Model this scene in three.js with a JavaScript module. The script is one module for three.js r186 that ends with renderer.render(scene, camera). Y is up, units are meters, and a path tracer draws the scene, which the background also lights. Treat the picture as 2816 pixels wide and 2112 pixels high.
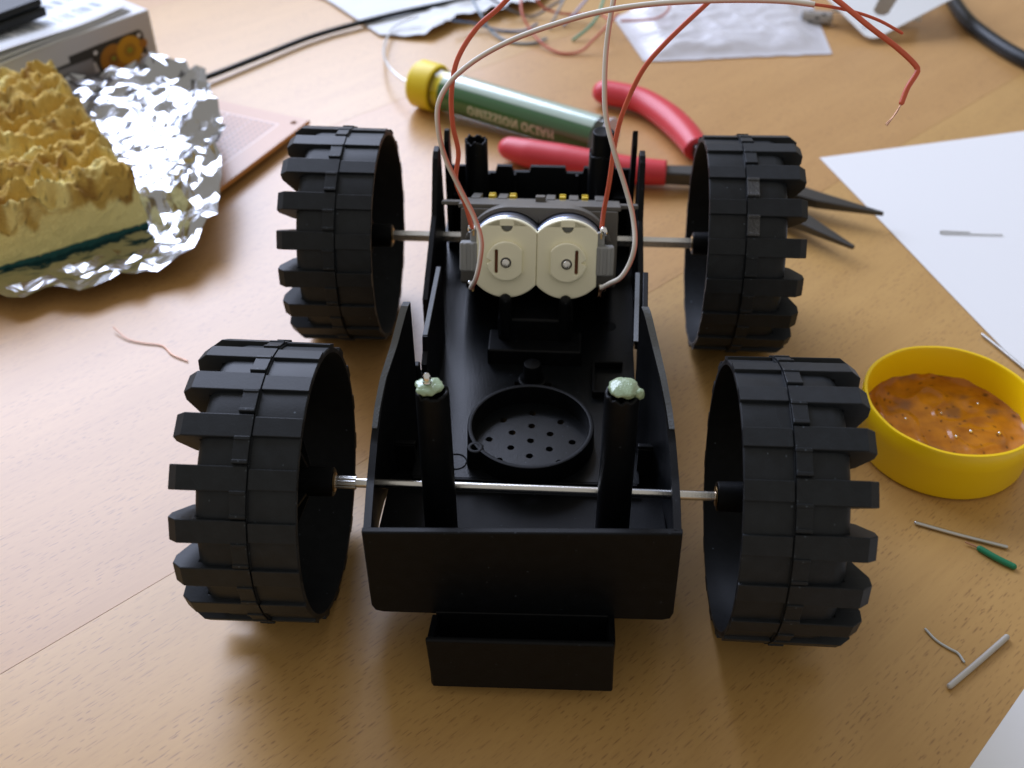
import * as THREE from 'three';
import { RoundedBoxGeometry } from 'three/addons/geometries/RoundedBoxGeometry.js';
import { mergeGeometries, mergeVertices, toCreasedNormals } from 'three/addons/utils/BufferGeometryUtils.js';
import { ImprovedNoise } from 'three/addons/math/ImprovedNoise.js';
import { RectAreaLightUniformsLib } from 'three/addons/lights/RectAreaLightUniformsLib.js';

// ---------------------------------------------------------------- camera, light, exposure
const S = 0.001;                                   // the scene is measured in millimetres
const scene = new THREE.Scene();
const camera = new THREE.PerspectiveCamera(38.8, 4 / 3, 0.01, 20);
camera.position.set(0, 0.1967, 0);
camera.rotation.order = 'YXZ';
camera.rotation.set(-0.6943, 0, -0.008);
camera.focus = 0.235;
camera.userData.fStop = 19;
const renderer = new THREE.WebGLRenderer({ antialias: true });
renderer.toneMapping = THREE.LinearToneMapping;
renderer.toneMappingExposure = 1.0;
renderer.shadowMap.enabled = true;
RectAreaLightUniformsLib.init();
scene.background = new THREE.Color(0.42, 0.395, 0.36);   // dim room all round

const WIN = { x: -0.46, y: 0.78, z: -1.05, w: 0.95, h: 0.86 };
const windowLight = new THREE.RectAreaLight(new THREE.Color(0.84, 0.94, 1.25), 7.8, WIN.w, WIN.h);
windowLight.position.set(WIN.x, WIN.y, WIN.z);
windowLight.lookAt(-0.05, WIN.y - 0.1, -0.25);
scene.add(windowLight);

// ---------------------------------------------------------------- helpers
let seed = 7;
const rnd = () => { seed = (seed * 1664525 + 1013904223) >>> 0; return seed / 4294967296; };
const noise = new ImprovedNoise();
const nz = (x, y, z = 0) => noise.noise(x + 31.7, y + 17.3, z + 5.1);
const fbm = (x, y, z = 0, o = 4) => { let a = 0.5, s = 0, f = 1; for (let i = 0; i < o; i++) { s += a * nz(x * f, y * f, z * f + i * 9.3); a *= 0.5; f *= 2.03; } return s; };
const lerp = (a, b, t) => a + (b - a) * t, clamp = (x, a = 0, b = 1) => Math.min(b, Math.max(a, x));
const smooth = (a, b, x) => { const t = clamp((x - a) / (b - a)); return t * t * (3 - 2 * t); };
const V = (x, y, z) => new THREE.Vector3(x, y, z);
const taken = {};
const numbered = (n) => { const k = taken[n] = (taken[n] ?? -1) + 1; return k ? n + '_' + String(k).padStart(3, '0') : n; };

function boxUV(g, size = 40) {                     // uv in units of `size` millimetres, from the main direction of each face
  g = g.index ? g.toNonIndexed() : g;
  const p = g.attributes.position, uv = new Float32Array(p.count * 2), a = V(), b = V(), c = V();
  for (let i = 0; i < p.count; i += 3) {
    a.fromBufferAttribute(p, i); b.fromBufferAttribute(p, i + 1); c.fromBufferAttribute(p, i + 2);
    const n = b.clone().sub(a).cross(c.clone().sub(a)), ax = Math.abs(n.x), ay = Math.abs(n.y), az = Math.abs(n.z);
    [a, b, c].forEach((q, k) => {
      const [u, v] = ax > ay && ax > az ? [q.z, q.y] : ay > az ? [q.x, q.z] : [q.x, q.y];
      uv[(i + k) * 2] = u / size; uv[(i + k) * 2 + 1] = v / size;
    });
  }
  g.setAttribute('uv', new THREE.BufferAttribute(uv, 2));
  return g;
}
function prep(g, ownUV = false) {                  // a geometry in millimetres becomes one in metres, once
  if (g.userData.ready) return g;
  if (!ownUV) g = boxUV(g);
  g.scale(S, S, S); g.userData.ready = true;
  return g;
}
function mesh(name, geo, mat, parent = scene, p = [0, 0, 0], r = [0, 0, 0], ownUV = false) {
  const m = new THREE.Mesh(prep(geo, ownUV), mat);
  m.name = parent === scene ? numbered(name) : name;
  m.position.set(p[0] * S, p[1] * S, p[2] * S); m.rotation.set(...r);
  m.castShadow = m.receiveShadow = true;
  parent.add(m);
  return m;
}
function group(name, parent = scene, p = [0, 0, 0], r = [0, 0, 0]) {
  const g = new THREE.Group(); g.name = parent === scene ? numbered(name) : name;
  g.position.set(p[0] * S, p[1] * S, p[2] * S); g.rotation.set(...r); parent.add(g);
  return g;
}
const tag = (o, label, category, grp) => { Object.assign(o.userData, { label, category }); if (grp) o.userData.group = grp; return o; };
const rbox = (w, h, d, r = 0.3, seg = 2) => new RoundedBoxGeometry(w, h, d, seg, Math.min(r, w / 2.01, h / 2.01, d / 2.01));
const at = (g, x, y, z) => g.translate(x, y, z);
const cyl = (r0, r1, h, n = 32) => new THREE.CylinderGeometry(r0, r1, h, n);
const cylX = (r, h, n = 24) => cyl(r, r, h, n).rotateZ(Math.PI / 2);
const lathe = (pts, n = 48) => new THREE.LatheGeometry(pts.map(([x, y]) => new THREE.Vector2(x, y)), n);
const curve = (pts) => new THREE.CatmullRomCurve3(pts.map((q) => V(...q)), false, 'centripetal');
const tube = (pts, r, n = 120, m = 10) => new THREE.TubeGeometry(curve(pts), n, r, m, false);
function capped(pts, r, n, m) {                    // a tube with rounded ends
  const c = curve(pts), parts = [new THREE.TubeGeometry(c, n, r, m, false)];
  for (const t of [0, 1]) { const e = c.getPointAt(t); parts.push(new THREE.SphereGeometry(r, m, 6).translate(e.x, e.y, e.z)); }
  return merge(parts);
}
function merge(list) {
  return mergeGeometries(list.map((g) => { g = g.index ? g.toNonIndexed() : g; for (const k of Object.keys(g.attributes)) if (!['position', 'normal', 'uv'].includes(k)) g.deleteAttribute(k); return g; }));
}
function shapeOf(pts, holes = []) {
  const s = new THREE.Shape(pts.map(([x, y]) => new THREE.Vector2(x, y)));
  for (const h of holes) s.holes.push(h);
  return s;
}
const roundHole = (x, y, r) => { const h = new THREE.Path(); h.absarc(x, y, r, 0, Math.PI * 2, true); return h; };
const ext = (shape, depth, bevel = 0, cs = 12) => new THREE.ExtrudeGeometry(shape, { depth: depth - 2 * bevel, bevelEnabled: bevel > 0, bevelSize: bevel, bevelThickness: bevel, bevelOffset: -bevel, bevelSegments: 2, curveSegments: cs }).translate(0, 0, bevel);

// ---------------------------------------------------------------- textures
function dataTex(w, h, fn, srgb) {
  const d = new Uint8Array(w * h * 4);
  for (let y = 0; y < h; y++) for (let x = 0; x < w; x++) { const c = fn(x, y), i = (y * w + x) * 4; d[i] = c[0]; d[i + 1] = c[1]; d[i + 2] = c[2]; d[i + 3] = 255; }
  const t = new THREE.DataTexture(d, w, h); t.wrapS = t.wrapT = THREE.RepeatWrapping; t.magFilter = THREE.LinearFilter; t.minFilter = THREE.LinearMipmapLinearFilter; t.generateMipmaps = true;
  if (srgb) t.colorSpace = THREE.SRGBColorSpace; t.needsUpdate = true; return t;
}
function canvasTex(w, h, draw) {
  const c = document.createElement('canvas'); c.width = w; c.height = h; draw(c.getContext('2d'), w, h);
  const t = new THREE.CanvasTexture(c); t.colorSpace = THREE.SRGBColorSpace; return t;
}
const grainBump = dataTex(256, 256, () => { const v = 90 + rnd() * 120; return [v, v, v]; });
const plasticMap = (() => {                        // dark plastic with sparse specks of dust, shavings and fine scratches
  const w = 512, a = new Float32Array(w * w), put = (x, y, v) => { const i = ((Math.floor(y) + w) % w) * w + (Math.floor(x) + w) % w; if (v > a[i]) a[i] = v; };
  for (let i = 0; i < 34; i++) { const x = rnd() * w, y = rnd() * w, r = 0.9 + rnd() * rnd() * 2.6, b = 0.35 + rnd() * 0.75, e = 0.5 + rnd(); for (let u = -3; u <= 3; u++) for (let v = -3; v <= 3; v++) if (u * u * e + v * v / e < r * r) put(x + u, y + v, b); }
  for (let i = 0; i < 26; i++) { const x = rnd() * w, y = rnd() * w, t = rnd() * 6.28, l = 14 + rnd() * 70, b = 0.04 + rnd() * 0.1, c = (rnd() - 0.5) * 0.01; for (let k = 0; k < l; k++) put(x + Math.cos(t + c * k) * k, y + Math.sin(t + c * k) * k, b); }
  return dataTex(w, w, (x, y) => { const v = clamp(28 + fbm(x / 36, y / 36) * 16 + (rnd() - 0.5) * 6 + a[y * w + x] * 215, 8, 255); return [v, v, v]; }, false);
})();
const foamBump = (() => { const w = 512, a = new Float32Array(w * w).fill(1); for (let i = 0; i < 2600; i++) { const x = rnd() * w, y = rnd() * w, r = 2.5 + rnd() * rnd() * 9; for (let v = -r; v <= r; v++) for (let u = -r; u <= r; u++) { const d = (u * u + v * v) / (r * r); if (d < 1) { const k = ((Math.floor(y + v) + w) % w) * w + (Math.floor(x + u) + w) % w; a[k] = Math.min(a[k], d); } } } return dataTex(w, w, (x, y) => { const v = 255 * a[y * w + x]; return [v, v, v]; }); })();
// beech laminate: fine dark flecks along the grain, faint long bands
function beech(tone, k) {
  const w = 2048, h = 1024, a = new Float32Array(w * h);
  const put = (x, y, v) => { const i = ((y + h) % h) * w + ((x + w) % w); if (v > a[i]) a[i] = v; };
  const CX = 128, CY = 146;                          // one fleck per cell, so that they never clot
  for (let n = 0; n < CX * CY; n++) {
    if (rnd() < 0.12) continue;
    const x = (n % CX + rnd() * 0.9) * w / CX, y = (Math.floor(n / CX) + rnd() * 0.9) * h / CY, l = 8 + rnd() * rnd() * 20, th = 0.22 + rnd() * 0.42, s = (0.2 + rnd() * 0.8) * clamp(0.75 + 1.5 * nz(x / 260, y / 46, k * 5)), tilt = (rnd() - 0.5) * 0.06;
    for (let i = 0; i < l; i++) { const e = Math.sin(Math.PI * (i + 0.5) / l), t = Math.ceil(th * 1.6 * e); for (let j = -t; j <= t; j++) put(Math.floor(x + i), Math.floor(y + j + i * tilt), s * e * clamp(1.2 - Math.abs(j) / (th * 1.5 + 0.3))); }
  }
  return dataTex(w, h, (x, y) => {
    const px = x / w * Math.PI * 2, wx = Math.cos(px) * 1.1, wy = Math.sin(px) * 1.1;
    const band = fbm(wx + k * 7, y / 95, wy) * 0.55 + fbm(wx * 2 + k, y / 22, wy * 2, 2) * 0.28 + nz(wx * 5, y / 4.2, wy * 5) * 0.2 + (rnd() - 0.5) * 0.045;
    const f = a[y * w + x] * 0.95;
    return [0, 1, 2].map((c) => { const lo = [0.25, 0.115, 0.035][c], base = tone[c] * (1 + band * [0.2, 0.26, 0.34][c]); const v = lerp(base, lo, f); return clamp(Math.pow(v, 1 / 2.2) * 255, 0, 255); });
  }, true);
}

// ---------------------------------------------------------------- materials
const std = (o) => new THREE.MeshStandardMaterial(o), phy = (o) => new THREE.MeshPhysicalMaterial(o);
const lin = (r, g, b) => new THREE.Color().setRGB(r, g, b);
const mat = {
  tyre: phy({ color: lin(0.1, 0.125, 0.155), roughness: 0.5, specularIntensity: 0.55, map: plasticMap, bumpMap: grainBump, bumpScale: 0.00003 }),
  black: phy({ color: lin(0.034, 0.04, 0.05), roughness: 0.45, specularIntensity: 0.3, map: plasticMap, bumpMap: grainBump, bumpScale: 0.00003 }),
  glossBlack: phy({ color: lin(0.04, 0.05, 0.062), roughness: 0.3, specularIntensity: 0.5, map: plasticMap, bumpMap: grainBump, bumpScale: 0.00004 }),
  cutAndSheen: std({ color: lin(0.13, 0.142, 0.155), roughness: 0.7, bumpMap: grainBump, bumpScale: 0.0002 }),  // sawn bay edges; also the painted window sheen on the flare tops
  steel: std({ color: lin(0.72, 0.71, 0.68), roughness: 0.26, metalness: 1, bumpMap: grainBump, bumpScale: 0.00002 }),
  darkSteel: std({ color: lin(0.085, 0.083, 0.08), roughness: 0.4, metalness: 0.75, bumpMap: grainBump, bumpScale: 0.00008 }),
  can: std({ color: lin(0.42, 0.46, 0.58), roughness: 0.3, metalness: 1 }),
  brass: std({ color: lin(0.55, 0.36, 0.16), roughness: 0.4, metalness: 1 }),
  solder: std({ color: lin(0.86, 0.87, 0.88), roughness: 0.14, metalness: 1 }),
  cream: phy({ color: lin(0.92, 0.885, 0.66), roughness: 0.42, sheen: 0 }),
  grey: std({ color: lin(0.105, 0.098, 0.085), roughness: 0.5, bumpMap: grainBump, bumpScale: 0.00003 }),
  clip: std({ color: lin(0.26, 0.265, 0.26), roughness: 0.42 }),
  yellowGear: std({ color: lin(0.75, 0.55, 0.03), roughness: 0.4 }),
  slot: std({ color: lin(0.16, 0.045, 0.015), roughness: 0.6 }),
  redWire: phy({ color: lin(0.62, 0.11, 0.05), roughness: 0.4 }),
  copper: std({ color: lin(0.55, 0.32, 0.22), roughness: 0.4, metalness: 1 }),
  grip: phy({ color: lin(0.62, 0.035, 0.05), roughness: 0.42, bumpMap: grainBump, bumpScale: 0.00002 }),
  paper: std({ color: lin(0.8, 0.81, 0.82), roughness: 0.9 }),
  yellow: phy({ color: lin(0.95, 0.64, 0.0), roughness: 0.38 }),
  capYellow: phy({ color: lin(0.86, 0.66, 0.02), roughness: 0.45 }),
  cable: phy({ color: lin(0.006, 0.008, 0.009), roughness: 0.42, specularIntensity: 0.6 }),
  foil: std({ color: lin(0.5, 0.51, 0.53), roughness: 0.15, metalness: 1, flatShading: true, side: THREE.DoubleSide }),
  pad: std({ color: lin(0.012, 0.09, 0.085), roughness: 0.9, bumpMap: grainBump, bumpScale: 0.0006 }),
  tail: std({ color: lin(0.6, 0.6, 0.58), roughness: 0.35, metalness: 1 }),
};
const stripe = dataTex(16, 4, (x, y) => (y === 0 ? [214, 104, 84] : [232, 228, 218]), true);
stripe.repeat.set(1, 1); stripe.minFilter = THREE.LinearFilter; stripe.generateMipmaps = false;
mat.whiteWire = phy({ map: stripe, roughness: 0.4 });

// ---------------------------------------------------------------- the window (out of frame, upper left behind the table)
{
  const w = group('window', scene, [WIN.x * 1000, WIN.y * 1000, WIN.z * 1000]);
  w.quaternion.copy(windowLight.quaternion);
  // the light looks down -z of its own axes; the window hangs just behind it
  w.translateZ(0.02);
  const W = WIN.w * 1000, H = WIN.h * 1000;
  const glow = std({ color: lin(0.5, 0.5, 0.5), emissive: lin(0.93, 0.97, 1.08), emissiveIntensity: 0.6, roughness: 0.5 });
  mesh('pane', new THREE.BoxGeometry(W, H, 6), glow, w);
  const fm = std({ color: lin(0.7, 0.7, 0.68), roughness: 0.5 });
  for (const s of [-1, 1]) { mesh('frame', rbox(50, H + 100, 60, 4), fm, w, [s * (W / 2 + 25), 0, 0]); mesh('frame', rbox(W, 50, 60, 4), fm, w, [0, s * (H / 2 + 25), 0]); }
  tag(w, 'bright window lighting the table from upper left', 'window');
}

// ---------------------------------------------------------------- tabletop: five wide beech strips
{
  const table = group('tabletop'); table.userData.kind = 'structure';
  const ang = Math.atan2(0.675, 0.74), w = 162.3, len = 1500;
  const tones = [[0.5, 0.278, 0.095], [0.52, 0.306, 0.098], [0.585, 0.38, 0.21]];
  const mats = [0, 1].map((k) => { const t = beech(tones[k], k + 1); return phy({ map: t, roughness: 0.36, bumpMap: grainBump, bumpScale: 0.000012, clearcoat: 0.35, clearcoatRoughness: 0.34 }); });
  for (let i = 0; i < 7; i++) {
    const g = boxUV(new THREE.BoxGeometry(len, 24, w + 0.1), 1);
    const uv = g.attributes.uv; for (let k = 0; k < uv.count; k++) uv.setXY(k, uv.getX(k) / 340 + i * 0.37, uv.getY(k) / 170 + i * 0.21);
    const n = -15.4 + w * 1.5 - w * i, along = 180;
    const m = mesh('plank', g, mats[(i + 1) % 2], table, [0.675 * n + 0.74 * along, -12 - (i % 2) * 0.012, 0.74 * n - 0.675 * along], [0, ang, 0], true);
  }
  mesh('underlay', new THREE.BoxGeometry(len - 4, 3, w * 7 - 4), std({ color: lin(0.3, 0.17, 0.08), roughness: 0.9 }), table, [0.675 * (-15.4 + w * 1.5 - w * 3) + 0.74 * 180, -26, 0.74 * (-15.4 + w * 1.5 - w * 3) - 0.675 * 180], [0, ang, 0]);
}

// ================================================================ the toy truck chassis
const TR = { x: 2.33, z: -164.94, yaw: -0.0638, R: 30.1, L: 99.4 };
const truck = tag(group('toy_truck_chassis', scene, [TR.x, 0, TR.z], [0, TR.yaw, 0]), 'black plastic toy truck chassis with four lugged wheels, twin motors and loose wires', 'toy truck');

// ---- wheels: x runs from the open inner face (0) outwards
const wheelGeo = (() => {
  const R = 29.15;
  const shell = lathe([[28.0, 0.05], [28.3, 0], [28.9, 0], [R, 0.2], [R, 17.2], [R - 0.35, 18.7], [R - 1.1, 19.7], [R - 2.3, 20.2], [22, 20.4], [20.5, 19.4], [19.8, 18], [3, 18], [3, 16.8], [24, 16.8], [26.8, 16.2], [27.6, 15], [28, 0.05]], 90).rotateZ(-Math.PI / 2);
  const hub = lathe([[1.2, -1], [2.9, -1], [3.2, -0.7], [3.5, 17.5], [1.2, 17.5], [1.2, -1]], 32).rotateZ(-Math.PI / 2);
  const ring = lathe([[R - 0.3, 9.25], [R + 0.42, 9.3], [R + 0.45, 9.5], [R - 0.3, 9.62]], 90).rotateZ(-Math.PI / 2);
  // a lug: narrow bar on the inner half, wider bar and overhanging tooth on the outer half
  const bar = ext(shapeOf([[0, 28.2], [9.2, 28.2], [9.2, R + 0.72], [0, R + 0.62]]), 4.0, 0.14).translate(0, 0, -2);
  const tooth = ext(shapeOf([[9.55, 28.2], [19.8, 28.2], [19.9, 20.6], [22.4, 22.2], [24.9, 26.6], [24.95, 28.7], [23.1, R + 0.95], [9.55, R + 0.82]]), 4.9, 0.2).translate(0, 0, -2.45);
  const lug = merge([bar, tooth]);
  // small block on the centre line, with a raised bar at both ends
  const block = merge([rbox(3.1, 1.6, 4.4, 0.12, 1).translate(11.1, R + 0.1, 0), rbox(3.2, 1.9, 0.8, 0.2, 1).translate(11.1, R + 0.2, 2.3), rbox(3.2, 1.9, 0.8, 0.2, 1).translate(11.1, R + 0.2, -2.3)]);
  const rib = ext(shapeOf([[4.5, 3.2], [16.9, 3.2], [16.9, 27.6], [14.6, 27.6]]), 0.9, 0.1).translate(0, 0, -0.45);
  const bush = lathe([[0.9, -1.25], [2.1, -1.25], [2.1, -0.9], [0.9, -0.9]], 24).rotateZ(-Math.PI / 2);
  return { shell: toCreasedNormals(shell.toNonIndexed(), 0.6), hub, ring, lug, block, rib, bush };
})();
for (const k of Object.keys(wheelGeo)) wheelGeo[k] = prep(wheelGeo[k]);
const scuffMap = (() => { const w = 256, a = new Float32Array(w * w); for (let i = 0; i < 420; i++) { const x = rnd() * w, y = rnd() * w, l = 6 + rnd() * 26, t = rnd() * 6.28, b = 0.3 + rnd() * 0.7; for (let k = 0; k < l; k++) a[((Math.floor(y + Math.sin(t) * k) + w) % w) * w + (Math.floor(x + Math.cos(t) * k) + w) % w] = b; } return dataTex(w, w, (x, y) => { const v = 30 + 190 * a[y * w + x] * (0.6 + 0.4 * rnd()); return [v, v, v]; }); })();
scuffMap.repeat.set(4, 4);
const scuffed = std({ map: scuffMap, color: lin(0.34, 0.35, 0.36), roughness: 0.7 });
function wheel(side, x, z, lugDeg, tilt, worn = []) {
  const w = group('wheel', truck, [x, TR.R, z], [0, side < 0 ? Math.PI + tilt : tilt, 0]);
  mesh('tyre_shell', wheelGeo.shell, mat.tyre, w); mesh('hub', wheelGeo.hub, mat.black, w);
  mesh('parting_ridge', wheelGeo.ring, mat.tyre, w); mesh('axle_bushing', wheelGeo.bush, mat.brass, w);
  for (let i = 0; i < 18; i++) {
    // angle of elevation seen from the camera side; the left wheels are turned half round
    const e = (lugDeg + i * 20) * Math.PI / 180, roll = side > 0 ? Math.PI / 2 - e : -(Math.PI / 2 - e);
    const m = mesh('lug', wheelGeo.lug, mat.tyre, w); m.rotation.x = roll;
    const b = mesh('centre_block', wheelGeo.block, worn.includes(i) ? scuffed : mat.tyre, w); b.rotation.x = roll + (side > 0 ? 1 : -1) * 9.3 * Math.PI / 180;
  }
  for (let i = 0; i < 6; i++) { const m = mesh('spoke', wheelGeo.rib, mat.black, w); m.rotation.x = i * Math.PI / 3 + 0.3; }
  return w;
}
wheel(-1, -41.9, 0, 45, 0.0); wheel(1, 41.9, 0, 48, 0);
wheel(-1, -43.5, -TR.L, 28.5, 0); wheel(1, 43.5, -TR.L, 31, 0, [1, 2]);

// ---- axles
{
  const a = group('front_axle', truck, [0, TR.R, 0]);
  mesh('rod', cylX(1.05, 84, 24), mat.steel, a);
  const sp = []; for (let i = 0; i < 10; i++) sp.push(rbox(4.6, 0.42, 0.42, 0.1, 1).translate(-38.4, Math.cos(i * 0.628) * 1.15, Math.sin(i * 0.628) * 1.15));
  mesh('spline', merge([cylX(1.12, 4.6).translate(-38.4, 0, 0), ...sp]), mat.steel, a);
  const b = mesh('rear_axle', cyl(1.62, 1.62, 92, 6).toNonIndexed().rotateZ(Math.PI / 2), mat.steel, truck, [0, TR.R, -TR.L], [0.35, 0, 0]);
  b.geometry.computeVertexNormals();
}

// ---- tray
const tray = group('tray', truck);
{
  // floor with the grille holes of the loudspeaker seat
  const SX = 0.4, SZ = -24;                        // centre of the ring
  const holes = [roundHole(SX, -SZ, 0.85)];
  for (let i = 0; i < 6; i++) holes.push(roundHole(SX + 5.2 * Math.cos(i * 1.0472 + 0.52), -SZ + 5.2 * Math.sin(i * 1.0472 + 0.52), 0.85));
  for (let i = 0; i < 8; i++) holes.push(roundHole(SX + 9.8 * Math.cos(i * 0.7854), -SZ + 9.8 * Math.sin(i * 0.7854), 0.85));
  const sq = new THREE.Path([[16.2, 41.2], [16.2, 42.6], [20, 42.6], [20, 41.2]].map(([x, y]) => new THREE.Vector2(x, y))); holes.push(sq);
  const slit = new THREE.Path([[-4.6, 44.2], [-4.6, 45.6], [4.6, 45.6], [4.6, 44.2]].map(([x, y]) => new THREE.Vector2(x, y))); holes.push(slit);
  mesh('floor', ext(shapeOf([[-26, 11], [-26.5, 60], [-29, 78], [-29.5, 121], [27, 121], [27, 78], [25.5, 60], [25.5, 11]], holes), 1.6, 0).rotateX(-Math.PI / 2), mat.glossBlack, tray, [0, 20.4, 0]);
  mesh('front_floor', ext(shapeOf([[-27, 24], [-31.4, 12], [-31.8, -6], [-29.4, -22], [30.4, -22], [31.6, -6], [30.8, 12], [25.5, 24]]), 1.6, 0.2).rotateX(-Math.PI / 2), mat.black, tray, [0, 17.6, 0]);
  mesh('floor_step', rbox(51, 4, 1.2, 0.2).translate(0, 0, 0), mat.black, tray, [-0.3, 19.9, -10.9]);
  mesh('front_rib', rbox(58, 2.2, 1.2, 0.3), mat.black, tray, [0.5, 19.6, 14]);
  mesh('speaker_ring', lathe([[13.6, 0], [13.6, 5], [13.75, 5.2], [14.55, 5.2], [14.7, 5], [14.9, 0]], 72), mat.black, tray, [SX, 22, SZ]);
  mesh('screw_boss', lathe([[0.9, 2], [0.9, 5.1], [1.1, 5.25], [1.75, 5.25], [1.9, 5], [2.1, 0]], 28), mat.black, tray, [-11.8, 22, -15.6]);
  mesh('centre_peg', lathe([[0, 5.5], [1.9, 5.4], [2.2, 5.1], [2.2, 0.6], [3.4, 0.5], [3.6, 0]], 28), mat.black, tray, [-0.2, 22, -46.5]);
  mesh('molded_ring', lathe([[2.4, 0.02], [2.4, 0.18], [2.6, 0.18], [2.6, 0.02]], 32), mat.black, tray, [-16.5, 22, -16]);
  for (const [x, z, w, d] of [[18.7, -40.6, 7.6, 0.7], [18.7, -52.4, 7.6, 0.7], [15.1, -46.5, 0.7, 12]]) mesh('square_frame', rbox(w, 2.4, d, 0.15), mat.black, tray, [x, 22.8, z]);
  mesh('raised_block', rbox(19, 12, 30, 0.8), mat.black, tray, [0, 27, -72]);
  mesh('raised_step', rbox(24, 5, 9, 0.6), mat.black, tray, [0, 24, -57]);
  for (const x of [-7.5, 7.5]) mesh('block_pin', lathe([[0, 12.2], [0.8, 12], [1.4, 11.4], [1.6, 10.4], [1.6, 0]], 24), mat.black, tray, [x, 28, -57.4]);
  mesh('floor_dimple', lathe([[0, 0.25], [1.6, 0.2], [2.2, 0.02]], 24), mat.black, tray, [19, 22, -70]);

  // flared side walls of the front bay: [z, top height, outer x at the top]
  const prof = { '-1': [[-24, 60.9, 27.0], [-22.6, 60.5, 27.5], [-18, 53.9, 29.4], [-12, 49.4, 31.2], [-7, 45.7, 31.9], [-1, 42.2, 32.1], [9, 40, 31.5], [22.6, 40.4, 30.0]], 1: [[-24, 61.4, 25.2], [-22.6, 61, 25.7], [-18, 55.6, 27.6], [-12, 51.8, 29.2], [-7, 48, 30.4], [-1, 45, 31.1], [9, 43.1, 31.4], [22.6, 43.5, 31.0]] };
  for (const s of [-1, 1]) {
    const pr = prof[s], NY = 8, NZ = 46, t = 1.5;
    const rowAt = (z) => { let k = 0; while (k < pr.length - 2 && z > pr[k + 1][0]) k++; const [a, b] = [pr[k], pr[k + 1]], f = clamp((z - a[0]) / (b[0] - a[0])); return [lerp(a[1], b[1], f), lerp(a[2], b[2], f)]; };
    const pts = [], idx = [];
    const N = NY + 1;
    for (let i = 0; i <= NZ; i++) {
      const z = lerp(-24, 22.6, i / NZ), [yt, xt] = rowAt(z), base = 17.2;
      for (const off of [0, t]) for (let j = 0; j <= NY; j++) {
        const f = j / NY, y = lerp(base, yt, f), bulge = (z < -12 ? smooth(-24, -12, z) : 1) * lerp(0.15, 1.9, smooth(22.6, 8, z)) * Math.sin(Math.PI * clamp(1 - f) * 0.62);
        pts.push(s * (xt + bulge - off), y, z);
      }
    }
    const id = (i, o, j) => i * 2 * N + o * N + j, quad = (a, b, c, d) => idx.push(a, b, c, a, c, d);
    for (let i = 0; i < NZ; i++) {
      for (let j = 0; j < NY; j++) { quad(id(i, 0, j), id(i, 0, j + 1), id(i + 1, 0, j + 1), id(i + 1, 0, j)); quad(id(i, 1, j), id(i + 1, 1, j), id(i + 1, 1, j + 1), id(i, 1, j + 1)); }
      quad(id(i, 0, NY), id(i, 1, NY), id(i + 1, 1, NY), id(i + 1, 0, NY)); quad(id(i, 0, 0), id(i + 1, 0, 0), id(i + 1, 1, 0), id(i, 1, 0));
    }
    for (let j = 0; j < NY; j++) { quad(id(0, 0, j), id(0, 1, j), id(0, 1, j + 1), id(0, 0, j + 1)); quad(id(NZ, 0, j), id(NZ, 0, j + 1), id(NZ, 1, j + 1), id(NZ, 1, j)); }
    let g = new THREE.BufferGeometry(); g.setAttribute('position', new THREE.Float32BufferAttribute(pts, 3)); g.setIndex(s < 0 ? idx : idx.map((_, k) => idx[k - (k % 3) + [0, 2, 1][k % 3]]));
    mesh('side_wall', toCreasedNormals(g.toNonIndexed(), 0.7), mat.black, tray);
    // pale strip on top of the flare: window sheen put into the colour
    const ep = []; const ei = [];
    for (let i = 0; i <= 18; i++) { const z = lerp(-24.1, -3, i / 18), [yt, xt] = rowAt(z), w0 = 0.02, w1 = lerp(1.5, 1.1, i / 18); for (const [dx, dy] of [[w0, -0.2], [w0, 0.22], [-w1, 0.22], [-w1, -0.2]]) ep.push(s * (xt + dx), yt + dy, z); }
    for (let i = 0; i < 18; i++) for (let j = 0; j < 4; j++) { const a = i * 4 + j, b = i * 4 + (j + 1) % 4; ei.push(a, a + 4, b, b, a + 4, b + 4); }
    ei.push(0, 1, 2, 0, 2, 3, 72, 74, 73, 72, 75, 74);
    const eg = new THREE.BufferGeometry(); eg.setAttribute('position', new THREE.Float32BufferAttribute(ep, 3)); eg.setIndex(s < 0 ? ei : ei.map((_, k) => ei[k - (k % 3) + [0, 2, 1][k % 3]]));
    mesh('flare_sheen_strip', toCreasedNormals(eg.toNonIndexed(), 0.5), mat.cutAndSheen, tray);
    // ledge across the foot of the flare
    const lx = s < 0 ? -29.2 : 28.6;
    mesh('wall_ledge', rbox(7.4, 0.9, 1.2, 0.25), mat.black, tray, [lx, s < 0 ? 27.4 : 28.9, -16]);
    mesh('ledge_riser', rbox(7.2, 9, 0.9, 0.2), mat.black, tray, [lx, s < 0 ? 22.8 : 24, -15.7]);
    mesh('corner_pillar', rbox(1.6, 22, 2, 0.4), mat.black, tray, [s < 0 ? -25.6 : 24.9, 32, -25.6]);
  }
  // front wall, slightly out of level like the photograph
  mesh('front_wall', ext(shapeOf([[-30.2, 18.4], [-29.5, 16.9], [-27.8, 16.4], [29.3, 17.6], [31, 18.2], [31.5, 19.8], [31.2, 43.5], [-30.2, 40.4]]), 1.6, 0.35).translate(0, 0, 22), mat.black, tray);
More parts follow.
